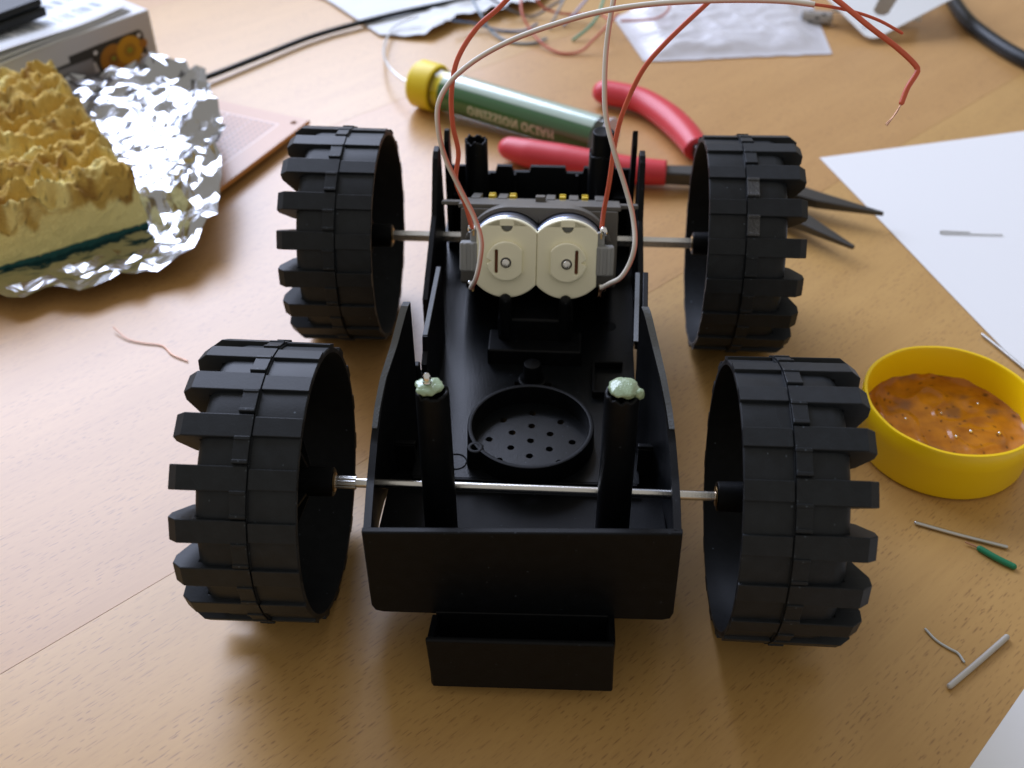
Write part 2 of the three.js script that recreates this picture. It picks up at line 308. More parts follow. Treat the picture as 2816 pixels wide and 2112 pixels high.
  // inner side walls of the narrow middle bay, top edge sawn off
  for (const [s, xa, xb] of [[-1, -24.4, -24.4], [1, 25.2, 23.6]]) {
    mesh('bay_wall', ext(shapeOf([[-62, 20.6], [-29, 20.6], [-29, 40], [-32, 41.5], [-33, 45], [-62, 45]]), 1.3, 0.15).rotateY(-Math.PI / 2).translate(0.65, 0, 0), mat.black, tray, [(xa + xb) / 2 - 0, 0, 0], [0, (xa - xb) / -33 * 0.9, 0]);
    mesh('sawn_edge', rbox(1.1, 0.25, 28, 0.1, 1), mat.cutAndSheen, tray, [(xa + xb) / 2 + (s > 0 ? 0.1 : 0), 45.06, -47.5], [0, (xa - xb) / -33 * 0.9, 0]);
    mesh('lower_wall', ext(shapeOf([[-29.5, 20.6], [-23.5, 20.6], [-23.5, 33], [-29.5, 38]]), 1.2, 0.15).rotateY(-Math.PI / 2).translate(0.6, 0, 0), mat.black, tray, [s < 0 ? -25.2 : 25.4, 0, 0]);
    // axle plates beside the rear axle
    const ox = s < 0 ? -28.6 : 26.7;
    mesh('axle_plate', ext(shapeOf([[-106, 20], [-63, 20], [-63, 34], [-88, 44], [-96, 56.6], [-98, 57.8], [-101, 57.8], [-103, 56]]), 1.5, 0.2).rotateY(-Math.PI / 2).translate(0.75, 0, 0), mat.black, tray, [ox, 0, 0]);
    const fx = s < 0 ? -26.8 : 25.0;
    mesh('rear_fin', ext(shapeOf([[-119, 20], [-106, 20], [-107, 56], [-109, s < 0 ? 58.4 : 59.5], [-111, 58], [-113, 45], [-119, 42]]), 1.4, 0.2).rotateY(-Math.PI / 2).translate(0.7, 0, 0), mat.black, tray, [fx, 0, 0]);
    mesh('fin_web', rbox(8, 16, 1.2, 0.2), mat.black, tray, [s < 0 ? -23 : 21.2, 35.6, -117]);
    mesh('web_ledge', rbox(6, 0.8, 5, 0.2), mat.black, tray, [s < 0 ? -23.5 : 22, 37.2, -113]);
  }
  // notched rear wall
  const nt = (x) => [[x - 2.7, 43.4], [x - 2.3, 41.6], [x + 2.3, 41.6], [x + 2.7, 43.4]];
  mesh('rear_wall', ext(shapeOf([[-27, 20], [25, 20], [25, 41.2], [17.6, 41.2], [17.2, 43.4], ...nt(8.8).reverse(), ...nt(-6.6).reverse(), [-13.6, 43.4], [-14.2, 41.2], [-27, 41]]), 1.6, 0.2).translate(0, 0, -118.6), mat.black, tray);
  for (const x of [-16, -8.4, 9.6, 14]) mesh('wall_rib', rbox(0.9, 21, 1.6, 0.2), mat.black, tray, [x, 31, -116.4]);
  // screw posts with broken tops
  function post(name, x, z, r, y0, y1, tatter) {
    const n = 40, g = lathe([[r - 0.9, y1 - 6], [r - 0.85, y1], [r - 0.55, y1 + 0.15], [r - 0.2, y1 + 0.1], [r, y1 - 0.3], [r + 0.25, y0]], n), p = g.attributes.position;
    for (let i = 0; i < p.count; i++) if (p.getY(i) > y1 - 0.5) { const a = Math.atan2(p.getZ(i), p.getX(i)); p.setY(i, p.getY(i) + tatter * (nz(Math.cos(a) * 3 + x, Math.sin(a) * 3, z) * 1.2 + nz(Math.cos(a) * 9, Math.sin(a) * 9 + x) * 0.5)); }
    g.computeVertexNormals();
    const q = group(name, tray, [x, 0, z]);
    mesh('shaft', g, mat.black, q);
    return q;
  }
  const lumps = (r, h, k) => { const g = new THREE.IcosahedronGeometry(1, 5).scale(r, h, r), p = g.attributes.position; for (let i = 0; i < p.count; i++) { const s = 1 + 0.24 * nz(p.getX(i) * 0.7 + k, p.getY(i) * 0.8, p.getZ(i) * 0.7) + 0.1 * nz(p.getX(i) * 2 + k, p.getY(i) * 2, p.getZ(i) * 2); p.setXYZ(i, p.getX(i) * s, p.getY(i) * s, p.getZ(i) * s); } const m = mergeVertices(g.deleteAttribute('normal').deleteAttribute('uv')); m.computeVertexNormals(); return m; };
  const resin = phy({ color: lin(0.3, 0.4, 0.25), roughness: 0.3, clearcoat: 0.5, bumpMap: grainBump, bumpScale: 0.0002 });
  const p1 = post('screw_post', -17.5, 4.9, 3.3, 17, 61, 0.8), p2 = post('screw_post', 19.1, 4.9, 3.4, 17, 62, 0.8);
  mesh('glue_plug', lumps(2.6, 0.85, 3), resin, p1, [-0.7, 62, 0]); mesh('screw_tip', lathe([[0, 2.2], [0.5, 1.9], [0.9, 1], [0.7, 0.4], [0.9, 0]], 16), mat.solder, p1, [-0.9, 63, -0.3]);
  mesh('glue_plug', lumps(2.9, 1.15, 11), resin, p2, [0.2, 63.2, -0.1]); mesh('plastic_burr', lumps(1.1, 1.3, 31), resin, p2, [3, 62.2, 0.4]);
  post('screw_post', -19.0, -112, 3.2, 20, 54.2, 1);
  const p4 = post('screw_post', 16.4, -112, 3.75, 20, 51, 1);
  mesh('post_sleeve', lathe([[0, 57.3], [2.3, 57.4], [2.7, 57.7], [3.1, 57.3], [3.1, 48]], 32), mat.black, p4);
  // bumper bin, open at the top
  const bw = 37.4, bx = 1.0, z0 = 23.7, z1 = 32.3;
  mesh('bumper_front', rbox(bw, 16.6, 1.3, 0.5), mat.black, tray, [bx, 11.9, z1 - 0.65], [0.05, 0, 0.03]);
  for (const s of [-1, 1]) mesh('bumper_side', ext(shapeOf([[z0, 17.5 + s], [z0, 4.6 + s * 0.6], [z1 - 1, 3.8 + s * 0.6], [z1 - 1, 19.6 + s * 0.6]]), 1.3, 0.25).rotateY(-Math.PI / 2).translate(0.65, 0, 0), mat.black, tray, [bx + s * (bw / 2 - 0.65), 0, 0]);
  mesh('bumper_floor', rbox(bw - 2, 1.2, z1 - z0, 0.3), mat.black, tray, [bx, 4.6, (z0 + z1) / 2 - 0.6], [0, 0, 0.03]);
  mesh('bumper_back', rbox(bw - 2, 14, 1.2, 0.3), mat.black, tray, [bx, 11, z0 - 0.4], [0, 0, 0.03]);
}

// ---- twin motor gearbox, tipped back; own axes: x right, y up the face, z out of the face
const gear = group('gearbox', truck, [0, 47.62, -62.45], [-0.3967, 0, 0]);
{
  const cap = (r, fl, fr) => { // circle with a flat on both sides, fl and fr from the centre
    const s = new THREE.Shape(), al = Math.acos(fl / r), ar = Math.acos(fr / r);
    s.absarc(0, 0, r, ar, Math.PI - al, false); s.absarc(0, 0, r, Math.PI + al, Math.PI * 2 - ar, false); s.closePath(); return s;
  };
  for (const s of [-1, 1]) {
    const m = s < 0 ? 7.47 : 7.47;
    mesh('motor_can', ext(cap(10.05, 7.42, 7.42), 24, 0.8, 40), mat.can, gear, [s * 7.5, 0.15, -26.6]);
    const sh = cap(9.95, s < 0 ? 7.46 : 7.46, 7.46);
    const slot = new THREE.Path(); slot.moveTo(1.4, 9.2); slot.lineTo(1.4, 8); slot.absarc(0, 8, 1.4, 0, Math.PI, true); slot.lineTo(-1.4, 9.2); slot.closePath(); sh.holes.push(slot);
    mesh('end_cap', ext(sh, 2.5, 0.35, 48), mat.cream, gear, [s * 7.5, 0, -2.5]);
    mesh('can_tab', rbox(1.9, 1.3, 0.7, 0.15), mat.clip, gear, [s * 7.5, 8.9, -0.7]);
    mesh('tab_recess', rbox(3.2, 3.2, 0.4, 0.1), mat.clip, gear, [s * 7.5, 7.8, -2.0]);
    const bs = new THREE.Shape(), r = 4.9, fa = Math.acos(4.0 / r);     // flat towards the middle, notch on the outside
    bs.absarc(0, 0, r, fa, Math.PI - 0.12, false); bs.lineTo(-3.7, 0.0); bs.absarc(0, 0, r, Math.PI + 0.16, Math.PI * 2 - fa, false); bs.closePath();
    const sl = new THREE.Path(); sl.moveTo(-2.0, 2.5); sl.absarc(-2.4, 2.5, 0.4, 0, Math.PI, false); sl.lineTo(-2.8, -2.7); sl.absarc(-2.4, -2.7, 0.4, Math.PI, Math.PI * 2, false); sl.closePath(); bs.holes.push(sl);
    const boss = ext(bs, 1.7, 0.3, 48); if (s > 0) { boss.rotateZ(Math.PI); }
    mesh('shaft_boss', boss, mat.cream, gear, [s * 7.5, -0.5, -0.2]);
    mesh('brush_slot', rbox(0.9, 6.1, 0.3, 0.1), mat.slot, gear, [s * 9.9, -0.55, 0.12]);
    mesh('motor_shaft', lathe([[0, 1.0], [0.75, 1.0], [1, 0.8], [1, 0]], 24).rotateX(Math.PI / 2), mat.steel, gear, [s * 7.5, -0.8, 1.5]);
    mesh('shaft_bearing', lathe([[0.9, 0.12], [1.2, 0.12], [1.35, 0]], 24).rotateX(Math.PI / 2), mat.darkSteel, gear, [s * 7.5, -0.8, 1.5]);
    // grey clip at the outer side
    const cl = group('side_clip', gear, [s * 16.9, s < 0 ? 0.1 : -0.2, -1.7]);
    mesh('clip_body', rbox(4.5, 7.4, 3.8, 0.6), mat.clip, cl); for (const q of [-0.9, 0.9]) mesh('clip_rib', rbox(0.8, 6.8, 0.5, 0.2), mat.clip, cl, [q, 0, 1.95]);
    mesh('clip_neck', rbox(2, 4, 2.4, 0.5), mat.clip, cl, [-s * 1.2, 5, -0.8]);
    for (const [v, u] of [[6.9, 16.2], [-7.2, 16.3]]) {
      mesh('terminal', rbox(0.5, 2.6, 2.2, 0.1), mat.brass, gear, [s * (u - 0.4), v - 0.4, -2.2]);
      const blob = new THREE.IcosahedronGeometry(1.1, 4).scale(0.85, 1.15, 0.9); mesh('solder_blob', blob, mat.solder, gear, [s * (u + 0.25), v + 0.3, -0.9], [0.4, 0, s * 0.5]);
    }
  }
  // housing
  mesh('housing', rbox(41, 20, 24, 0.8), mat.grey, gear, [0, -0.4, -29]);
  mesh('front_plate', rbox(40.6, 19.6, 2, 0.4), mat.grey, gear, [0, 0.4, -15.4]);
  const hood = new THREE.Shape(); hood.moveTo(-18.6, 3.2); hood.lineTo(-18.4, 4.2); hood.absarc(-7.5, 0, 11.5, Math.PI - 0.37, Math.PI / 2, true); hood.lineTo(7.5, 11.5); hood.absarc(7.5, 0, 11.5, Math.PI / 2, 0.37, true); hood.lineTo(18.6, 3.2);
  hood.lineTo(17.2, 3.2); hood.absarc(7.5, 0, 10.35, 0.33, Math.PI - 0.78, false); hood.lineTo(0, 8.4); hood.absarc(-7.5, 0, 10.35, 0.78, Math.PI - 0.33, false); hood.closePath();
  mesh('motor_hood', ext(hood, 8, 0.25, 24), mat.grey, gear, [0, 0, -17.2]);
  mesh('top_plate', rbox(42, 1.2, 12, 0.3), mat.grey, gear, [0, 10.7, -21]);
  mesh('cross_flange', rbox(52, 1.1, 3.4, 0.3), mat.grey, gear, [-0.2, 10.4, -23.2]);
  mesh('centre_rib', rbox(2.6, 2.2, 4, 0.3), mat.grey, gear, [0, 11.6, -23]);
  for (const x of [-17.5, -10.3, 2.6, 8.8, 15.8]) mesh('cross_bar', rbox(2.6, 1.2, 9, 0.3), mat.grey, gear, [x, 11, -30]);
  for (const x of [-13.2, -7.6, 5.8, 11.8]) {
    const g = []; for (let i = 0; i < 24; i++) g.push(rbox(1.7, 1.2, 0.9, 0.15, 1).translate(0, 8.6, 0).rotateX(i * Math.PI / 12)); g.push(cylX(8.4, 1.7, 40));
    mesh('drive_gear', merge(g), mat.yellowGear, gear, [x, 3.2, -29.5]);
  }
}

// ---- the four motor wires
{
  const P = {
    redL: [[-16.1, 54.3, -65.6], [-17.6, 59.4, -67.2], [-19.9, 65.7, -68.4], [-19.1, 72.8, -69.1], [-20.1, 80.2, -68.7], [-20.1, 88.2, -68.9], [-18.6, 95.5, -69.9], [-14.1, 102.3, -71.9], [-9.4, 106.6, -71.8], [-5.9, 110.0, -72.3], [1.1, 114.9, -74.3], [12.9, 118.4, -80.6], [32.9, 119.7, -80.3], [51.5, 117.8, -69.4], [61.2, 113.6, -61.4], [67.8, 110.0, -56.1], [73.5, 106.7, -53.7], [77.2, 104.0, -51.7], [77.7, 103.3, -51.2], [77.4, 102.7, -50.6], [75.7, 100.5, -48.7], [74.6, 98.2, -46.7]],
    redEnd: [[74.6, 98.2, -46.7], [73.5, 96.7, -45.4], [71.7, 94.7, -43.7]],
    whiteL: [[-15.7, 44.0, -54.5], [-14.1, 48.7, -52.0], [-13.1, 53.3, -53.2], [-12.9, 57.2, -55.2], [-14.7, 61.4, -58.6], [-18.0, 67.5, -60.9], [-21.4, 75.3, -62.0], [-22.7, 82.1, -62.3], [-22.5, 87.9, -63.3], [-20.0, 92.4, -64.5], [-14.8, 96.8, -65.9], [-6.6, 101.5, -66.5], [3.5, 105.5, -66.6], [13.3, 108.7, -65.9], [23.0, 110.9, -64.5], [32.5, 112.1, -63.5], [42.0, 112.6, -63.2], [51.4, 112.7, -62.6], [57, 112.4, -61.8]],
    whiteEnd: [[57, 112.4, -61.8], [59.8, 112.2, -61.4], [65.6, 111.2, -61.0], [70.4, 109.9, -60.1], [75.1, 107.9, -58.8]],
    redR: [[15.9, 53.5, -68.3], [16.1, 57.9, -68.1], [17.0, 65.6, -68.1], [18.1, 77.0, -69.8], [19.5, 83.8, -70.3], [23.4, 93.7, -71.0], [28.1, 100.0, -71.4], [37.1, 108.6, -73.9], [44.1, 114.7, -76.8], [55.7, 117.9, -85.5], [71.4, 115.3, -97.4]],
    whiteR: [[16.3, 43.2, -57.2], [18.2, 46.4, -54.7], [20.5, 49.1, -53.2], [22.4, 52.7, -53.7], [23.4, 57.2, -54.9], [22.8, 62.2, -59.1], [20.5, 69.1, -62.1], [17.7, 76.9, -63.1], [15.4, 84.3, -66.6], [14.8, 90.9, -69.4], [14.9, 98.1, -72.9], [16.0, 107.6, -75.6], [17.6, 115.3, -79.6], [25.3, 118.7, -88.1]],
  };
  const strands = (pts, n, r, k) => { const out = []; for (let i = 0; i < n; i++) out.push(tube(pts.map(([x, y, z], j) => [x + (rnd() - 0.5) * k * (j ? 1 : 0.3), y + (rnd() - 0.5) * k, z + (rnd() - 0.5) * k]), r, 24, 5)); return merge(out); };
  const a = mesh('red_wire', capped(P.redL, 0.58, 260, 10), mat.redWire, truck); mesh('bare_strands', strands(P.redEnd, 3, 0.12, 0.4), mat.copper, a);
  const b = mesh('white_wire', tube(P.whiteL, 0.6, 300, 12), mat.whiteWire, truck, [0, 0, 0], [0, 0, 0], true); mesh('stripped_end', capped(P.whiteEnd, 0.34, 40, 8), mat.redWire, b);
  mesh('red_wire', capped(P.redR, 0.58, 200, 10), mat.redWire, truck);
  const c = mesh('white_wire', tube(P.whiteR, 0.6, 240, 12), mat.whiteWire, truck, [0, 0, 0], [0, 0, 0], true);
  mesh('bare_strands', strands([[16.6, 43.6, -56.6], [16.0, 42.2, -57.4], [15.8, 40.6, -57.4]], 5, 0.13, 0.8), mat.copper, c);
}

// ================================================================ things on the table
// ---- pliers
{
  const g = tag(group('pliers', scene, [79, 0, -341]), 'open long-nose pliers with red dipped grips lying behind the chassis', 'pliers');
  const loc = (pts) => pts.map(([x, y, z]) => [x - 79, y, z + 341]);
  const grip = (pts, r) => { // tapered sleeve: radius per point, slightly flattened
    const c = curve(loc(pts)), n = 70, m = 18, f = c.computeFrenetFrames(n, false), pos = [], idx = [];
    for (let i = 0; i <= n; i++) {
      const t = i / n, o = c.getPointAt(t), tg = c.getTangentAt(t), side = tg.clone().cross(V(0, 1, 0)).normalize();
      let rr = r[Math.min(r.length - 1, Math.floor(t * (r.length - 1)))], k = Math.min(r.length - 2, Math.floor(t * (r.length - 1))); rr = lerp(r[k], r[k + 1], t * (r.length - 1) - k);
      const e = Math.min(t * c.getLength() / rr, 1); rr *= Math.sqrt(Math.max(0.0004, 1 - (1 - e) ** 2));
      for (let j = 0; j < m; j++) { const a = j / m * 2 * Math.PI; pos.push(o.x + side.x * Math.cos(a) * rr, o.y + Math.sin(a) * rr * 0.86, o.z + side.z * Math.cos(a) * rr); }
    }
    for (let i = 0; i < n; i++) for (let j = 0; j < m; j++) { const a = i * m + j, b = i * m + (j + 1) % m, d = a + m, e = b + m; idx.push(a, b, d, b, e, d); }
    for (let j = 1; j < m - 1; j++) idx.push(n * m, n * m + j, n * m + j + 1);
    const q = new THREE.BufferGeometry(); q.setAttribute('position', new THREE.Float32BufferAttribute(pos, 3)); q.setIndex(idx); q.computeVertexNormals(); return q;
  };
  mesh('grip', grip([[33.5, 5.5, -415], [42, 5.5, -411.5], [51.5, 5.5, -406], [60, 5.5, -393], [66, 5.5, -377], [69, 5.5, -364]], [5.4, 5.5, 5.6, 5.8, 5.6, 5]), mat.grip, g);
  mesh('grip', grip([[-4, 5.5, -368.5], [6, 5.5, -362.5], [18, 5.5, -357.5], [32, 5.5, -352], [44, 5.5, -348.5], [55.5, 5.5, -346.5]], [4.2, 5.8, 6.2, 6, 5.6, 5]), mat.grip, g);
  const arm = (pts, h) => { const s = shapeOf(pts.map(([x, z]) => [x - 79, -(z + 341)])); return ext(s, h, 0.7).rotateX(-Math.PI / 2); };
  mesh('shank', arm([[66.5, -366], [71.5, -364.5], [76, -352], [84, -343], [78, -336], [72, -345]], 5), mat.darkSteel, g, [0, 3, 0]);
  mesh('shank', arm([[53, -349.5], [70, -348.5], [82, -346], [84, -338], [76, -335], [64, -342], [53, -343.6]], 5), mat.darkSteel, g, [0, 2.4, 0]);
  mesh('pivot', lathe([[0, 9.6], [2.6, 9.5], [3.2, 9], [3.4, 3], [0, 3]], 28), mat.steel, g);
  mesh('joint', lathe([[0, 8.4], [6.6, 8.3], [7.4, 7.6], [7.4, 2.2], [0, 2]], 32), mat.darkSteel, g);
  const slim = (q, ax, az) => { const p = q.attributes.position, L = Math.hypot(ax, az); for (let i = 0; i < p.count; i++) { const t = clamp((p.getX(i) * ax + p.getZ(i) * az) / (L * L)); p.setY(i, 3 + (p.getY(i) - 3) * lerp(1, 0.22, t)); } q.computeVertexNormals(); return q; };
  mesh('jaw', slim(arm([[77, -347.5], [85, -344], [106, -329.6], [125.3, -317.6], [124.9, -316.6], [104, -323.5], [80, -336]], 6.2), 46, 24), mat.darkSteel, g, [0, 2.6, 0]);
  mesh('jaw', slim(arm([[74, -337], [81, -342], [98.5, -317], [110.7, -297.6], [109.8, -296.9], [93.5, -312], [76, -333]], 6.2), 31, 44), mat.darkSteel, g, [0, 2.2, 0]);
}

// ---- solder dispenser tube
{
  const A = V(-36.5, 9.5, -414.5), B = V(36, 8.1, -368), len = A.distanceTo(B), dir = B.clone().sub(A).normalize();
  const g = tag(group('solder_tube', scene, [A.x, A.y, A.z]), 'clear solder dispenser tube with green label and yellow cap lying behind the chassis', 'solder tube');
  g.quaternion.setFromUnitVectors(V(0, 1, 0), dir);
  const R = 7.9;
  mesh('cap', lathe([[0, -1], [1, -1], [5, -0.9], [8.6, -0.4], [9.4, 0.8], [9.4, 9], [8.9, 9.8], [8.05, 10], [8.05, 2], [0, 2]], 48), mat.capYellow, g);
  mesh('cap_collar', lathe([[0, 10], [7.1, 10], [7.1, 16.5], [6.5, 17.2], [0, 17.2]], 40), mat.capYellow, g);
  const clear = phy({ color: lin(0.95, 0.98, 0.96), transmission: 1, thickness: 0, roughness: 0.06, ior: 1.45 });
  mesh('barrel', new THREE.CylinderGeometry(R, R, len - 6, 56, 1, true).translate(0, len / 2 + 3, 0), clear, g);
  // printed label on the lower front half, lettering upside down as it lies
  const lab = canvasTex(1024, 180, (c, w, h) => {
    c.fillStyle = '#2f6b34'; c.fillRect(0, 0, w, h);
    c.save(); c.translate(w / 2, h * 0.5); c.rotate(Math.PI); c.fillStyle = '#d9d6c8'; c.font = 'bold 70px sans-serif'; c.textAlign = 'center'; c.textBaseline = 'middle'; c.fillText('OMISSION OCIAH', 0, 0); c.restore();
  });
  const lm = phy({ map: lab, roughness: 0.5, clearcoat: 0.6, clearcoatRoughness: 0.1, side: THREE.DoubleSide });
  const lg = new THREE.CylinderGeometry(R - 0.25, R - 0.25, len - 18, 40, 1, true, 0, Math.PI * 0.6).translate(0, len / 2 + 5, 0);
  { const uv = lg.attributes.uv; for (let i = 0; i < uv.count; i++) { const u = uv.getX(i), v = uv.getY(i); uv.setXY(i, 1 - v, 1 - u); } }
  const L = mesh('label', lg, lm, g, [0, 0, 0], [0, 0, 0], true);
  L.rotation.y = 4.9;
  const pale = phy({ color: lin(0.5, 0.6, 0.53), roughness: 0.35, clearcoat: 1, clearcoatRoughness: 0.08, side: THREE.DoubleSide });
  const L2 = mesh('label_back', new THREE.CylinderGeometry(R - 0.5, R - 0.5, len - 18, 40, 1, true, 0, Math.PI * 1.38).translate(0, len / 2 + 5, 0), pale, g); L2.rotation.y = 4.9 + Math.PI * 0.61;
  const coil = []; for (let i = 0; i <= 380; i++) { const a = i * 0.46; coil.push([Math.cos(a) * 5.2, 20 + i * 0.13, Math.sin(a) * 5.2]); }
  mesh('solder_coil', tube(coil, 0.5, 900, 6), mat.tail, g);
  mesh('end_plug', lathe([[0, len - 0.5], [5.6, len - 0.5], [7.7, len - 0.1], [8, len + 0.6], [7.7, len + 1.2], [0, len + 1.2]], 40), std({ color: lin(0.62, 0.58, 0.6), roughness: 0.5 }), g);
  const inv = g.quaternion.clone().invert();
  const wpts = [[-37.3, 8.0, -415.6], [-42.7, 8.0, -420.1], [-50.5, 7.0, -436.2], [-54.4, 5.0, -455.3], [-54.7, 3.4, -476.6], [-52.1, 3.4, -490.2], [-42.3, 6, -493.5]].map((q) => V(...q).sub(A).applyQuaternion(inv).toArray());
  mesh('solder_wire', capped(wpts, 0.55, 80, 8), mat.tail, g);
}

// ---- white sheet of paper at the right, sheet at the lower right corner
function sheet(name, corner, dirA, la, lb, label, bend) {
  const g = new THREE.BoxGeometry(la, 0.14, lb, 40, 1, 40).translate(la / 2, 0, lb / 2), p = g.attributes.position;
  for (let i = 0; i < p.count; i++) p.setY(i, p.getY(i) + 0.12 + bend * (0.5 + 0.5 * nz(p.getX(i) / 60, p.getZ(i) / 60)));
  g.computeVertexNormals();
  return tag(mesh(name, g, mat.paper, scene, [corner[0], 0, corner[1]], [0, Math.atan2(-dirA[1], dirA[0]), 0]), label, 'paper');
}
sheet('paper_sheet', [115.6, -366.7], [0.973, -0.231], 210, 148, 'plain white paper sheet under the plier tips at the right', 0.4);
sheet('paper_sheet', [66, -91.7], [0.69, -0.72], 148, 105, 'corner of a white paper sheet at the lower right edge', 0.1);

// ---- yellow lid with rosin
{
  const g = tag(group('rosin_lid', scene, [112, 0, -210.2]), 'shallow yellow plastic lid filled with amber soldering rosin', 'lid');
  const s = lathe([[0, 0.1], [19.6, 0.1], [20.8, 0.5], [21.3, 1.6], [21.5, 9.6], [21.8, 10.2], [22, 15.4], [21.7, 15.9], [21.0, 15.9], [20.7, 15.4], [20.5, 2.2], [19.9, 1.7], [0, 1.7]], 96), p = s.attributes.position;
  for (let i = 0; i < p.count; i++) { const a = Math.atan2(p.getZ(i), p.getX(i)); if (p.getY(i) > 15) p.setY(i, p.getY(i) + 0.25 * nz(Math.cos(a) * 2.5, Math.sin(a) * 2.5)); }
  mesh('dish', toCreasedNormals(s.toNonIndexed(), 0.7), mat.yellow, g);
  const pos = [], col = [], idx = [], NR = 40, NA = 120;
  for (let i = 0; i <= NR; i++) for (let j = 0; j < NA; j++) {
    const r = 20.6 * i / NR, a = j / NA * Math.PI * 2, x = Math.cos(a) * r, z = Math.sin(a) * r;
    let y = 5.9 + 0.8 * fbm(x / 10, z / 10, 2, 3) + 1.1 * Math.pow(i / NR, 10);
    const fold = Math.abs(nz(x / 9 + 4, z / 9, 7)); y += 0.55 * Math.max(0, 0.16 - fold) / 0.16;
    pos.push(x, y, z);
    const m = clamp(0.5 + fbm(x / 5, z / 5, 9) * 1.3), d = smooth(0.1, 0.42, fbm(x / 7 + 9, z / 7, 3)), spot = smooth(0.5, 0.56, nz(x * 0.9, z * 0.9, 40));
    const c = [lerp(lerp(0.34, 0.6, m), 0.27, d), lerp(lerp(0.11, 0.23, m), 0.11, d), lerp(lerp(0.004, 0.008, m), 0.03, d)].map((v) => v * (1 - 0.8 * spot)); col.push(...c);
  }
  for (let i = 0; i < NR; i++) for (let j = 0; j < NA; j++) { const a = i * NA + j, b = i * NA + (j + 1) % NA, c = a + NA, d = b + NA; idx.push(a, b, d, a, d, c); }
  const q = new THREE.BufferGeometry(); q.setAttribute('position', new THREE.Float32BufferAttribute(pos, 3)); q.setAttribute('color', new THREE.Float32BufferAttribute(col, 3)); q.setIndex(idx); q.computeVertexNormals();
  mesh('rosin', q, phy({ vertexColors: true, roughness: 0.3, specularIntensity: 0.35, clearcoat: 0.3, clearcoatRoughness: 0.05, side: THREE.DoubleSide }), g);
  for (const [x, z, r] of [[2, 4, 0.45], [6.5, 2, 0.5], [12, -9, 0.4], [13.5, 3, 0.45], [-9, -3, 0.4], [1, -5, 0.3]]) mesh('solder_bead', new THREE.SphereGeometry(r, 14, 10), mat.solder, g, [x, 6.2 + 0.8 * fbm(x / 10, z / 10, 2, 3), z]);
}

// ---- sponge with scouring pad, on crumpled foil
{
  const th = 0.586;
  const g = tag(group('soldering_sponge', scene, [-121.5, 0, -316], [0, th, 0]), 'torn yellow sponge stained brown with green scouring underside, on crumpled foil', 'sponge');
  let b = new THREE.BoxGeometry(76, 17.5, 84, 100, 20, 110); b.deleteAttribute('normal'); b.deleteAttribute('uv'); b = mergeVertices(b);
  const p = b.attributes.position, col = new Float32Array(p.count * 3);
  for (let i = 0; i < p.count; i++) {
    let x = p.getX(i), y = p.getY(i) + 8.75, z = p.getZ(i); const t = y / 17.5, up = Math.pow(t, 3);
    const e = Math.min(38 - Math.abs(x), 42 - Math.abs(z)), back = smooth(30, -42, z);
    const tear = 0.9 - 2.1 * Math.abs(nz(x / 15, z / 9, 2)), pit = smooth(0.12, 0.5, fbm(x / 22 + 3, z / 16, 6, 3));
    const top = back * 7 + tear * 5.2 - pit * 9 + fbm(x / 6, z / 5, 1, 4) * 6 + nz(x / 2.2, z / 2.2) * 1.2 + nz(x * 0.9, z * 0.9) * 0.7 - (e < 3 ? (3 - e) * 0.7 : 0);
    const px = (nz(y / 4, z / 4, x) + 0.6 * nz(y, z, x)) * 0.55, pz = (nz(x / 4, y / 4, z) + 0.6 * nz(x, y, z)) * 0.45;
    const side = Math.abs(x) > 37.9 ? 1 : 0, front = Math.abs(z) > 41.9 ? 1 : 0;
    p.setXYZ(i, x + px * (side || up) - (side && x > 0 ? up * (1.5 + 2.2 * Math.abs(nz(z / 9, 3))) : 0), y + up * top, z + pz * (front || up));
    const line = t * 17.5 + 3.2 * fbm(x / 6, z / 7, 4, 4) * 3.4, st = smooth(11.2, 13.6, line) * smooth(-0.3, 0.1, fbm(x / 12 + 7, z / 12, y / 14, 5) + 0.1);
    const dk = smooth(0.04, 0.34, fbm(x / 7, z / 7, y / 7 + 8, 4)) * st, sp = smooth(0.38, 0.55, nz(x * 0.8, z * 0.8, y * 0.8)) * smooth(10, 14, line);
    const c = [[0.95, 0.83, 0.34], [0.6, 0.4, 0.09], [0.27, 0.13, 0.02], [0.07, 0.05, 0.025]];
    for (let k = 0; k < 3; k++) col[i * 3 + k] = lerp(lerp(lerp(c[0][k], c[1][k], st), c[2][k], dk * 0.85), c[3][k], sp * 0.75);
  }
  b.setAttribute('color', new THREE.BufferAttribute(col, 3)); b.computeVertexNormals();
  mesh('foam', b, std({ vertexColors: true, roughness: 0.95, bumpMap: foamBump, bumpScale: 0.00018 }), g, [-38, 5.2, -42]);
  let q = new THREE.BoxGeometry(75, 3.4, 83, 60, 3, 60); q.deleteAttribute('normal'); q.deleteAttribute('uv'); q = mergeVertices(q); const pp = q.attributes.position;
  for (let i = 0; i < pp.count; i++) { const x = pp.getX(i), y = pp.getY(i), z = pp.getZ(i); pp.setXYZ(i, x + nz(y, z * 0.5) * 0.9, y + nz(x * 0.5, z * 0.5) * 0.4, z + nz(x * 0.5, y) * 0.9 + 0.4); }
  q.computeVertexNormals(); mesh('scouring_pad', q, mat.pad, g, [-37.8, 3.8, -41.6]);
}
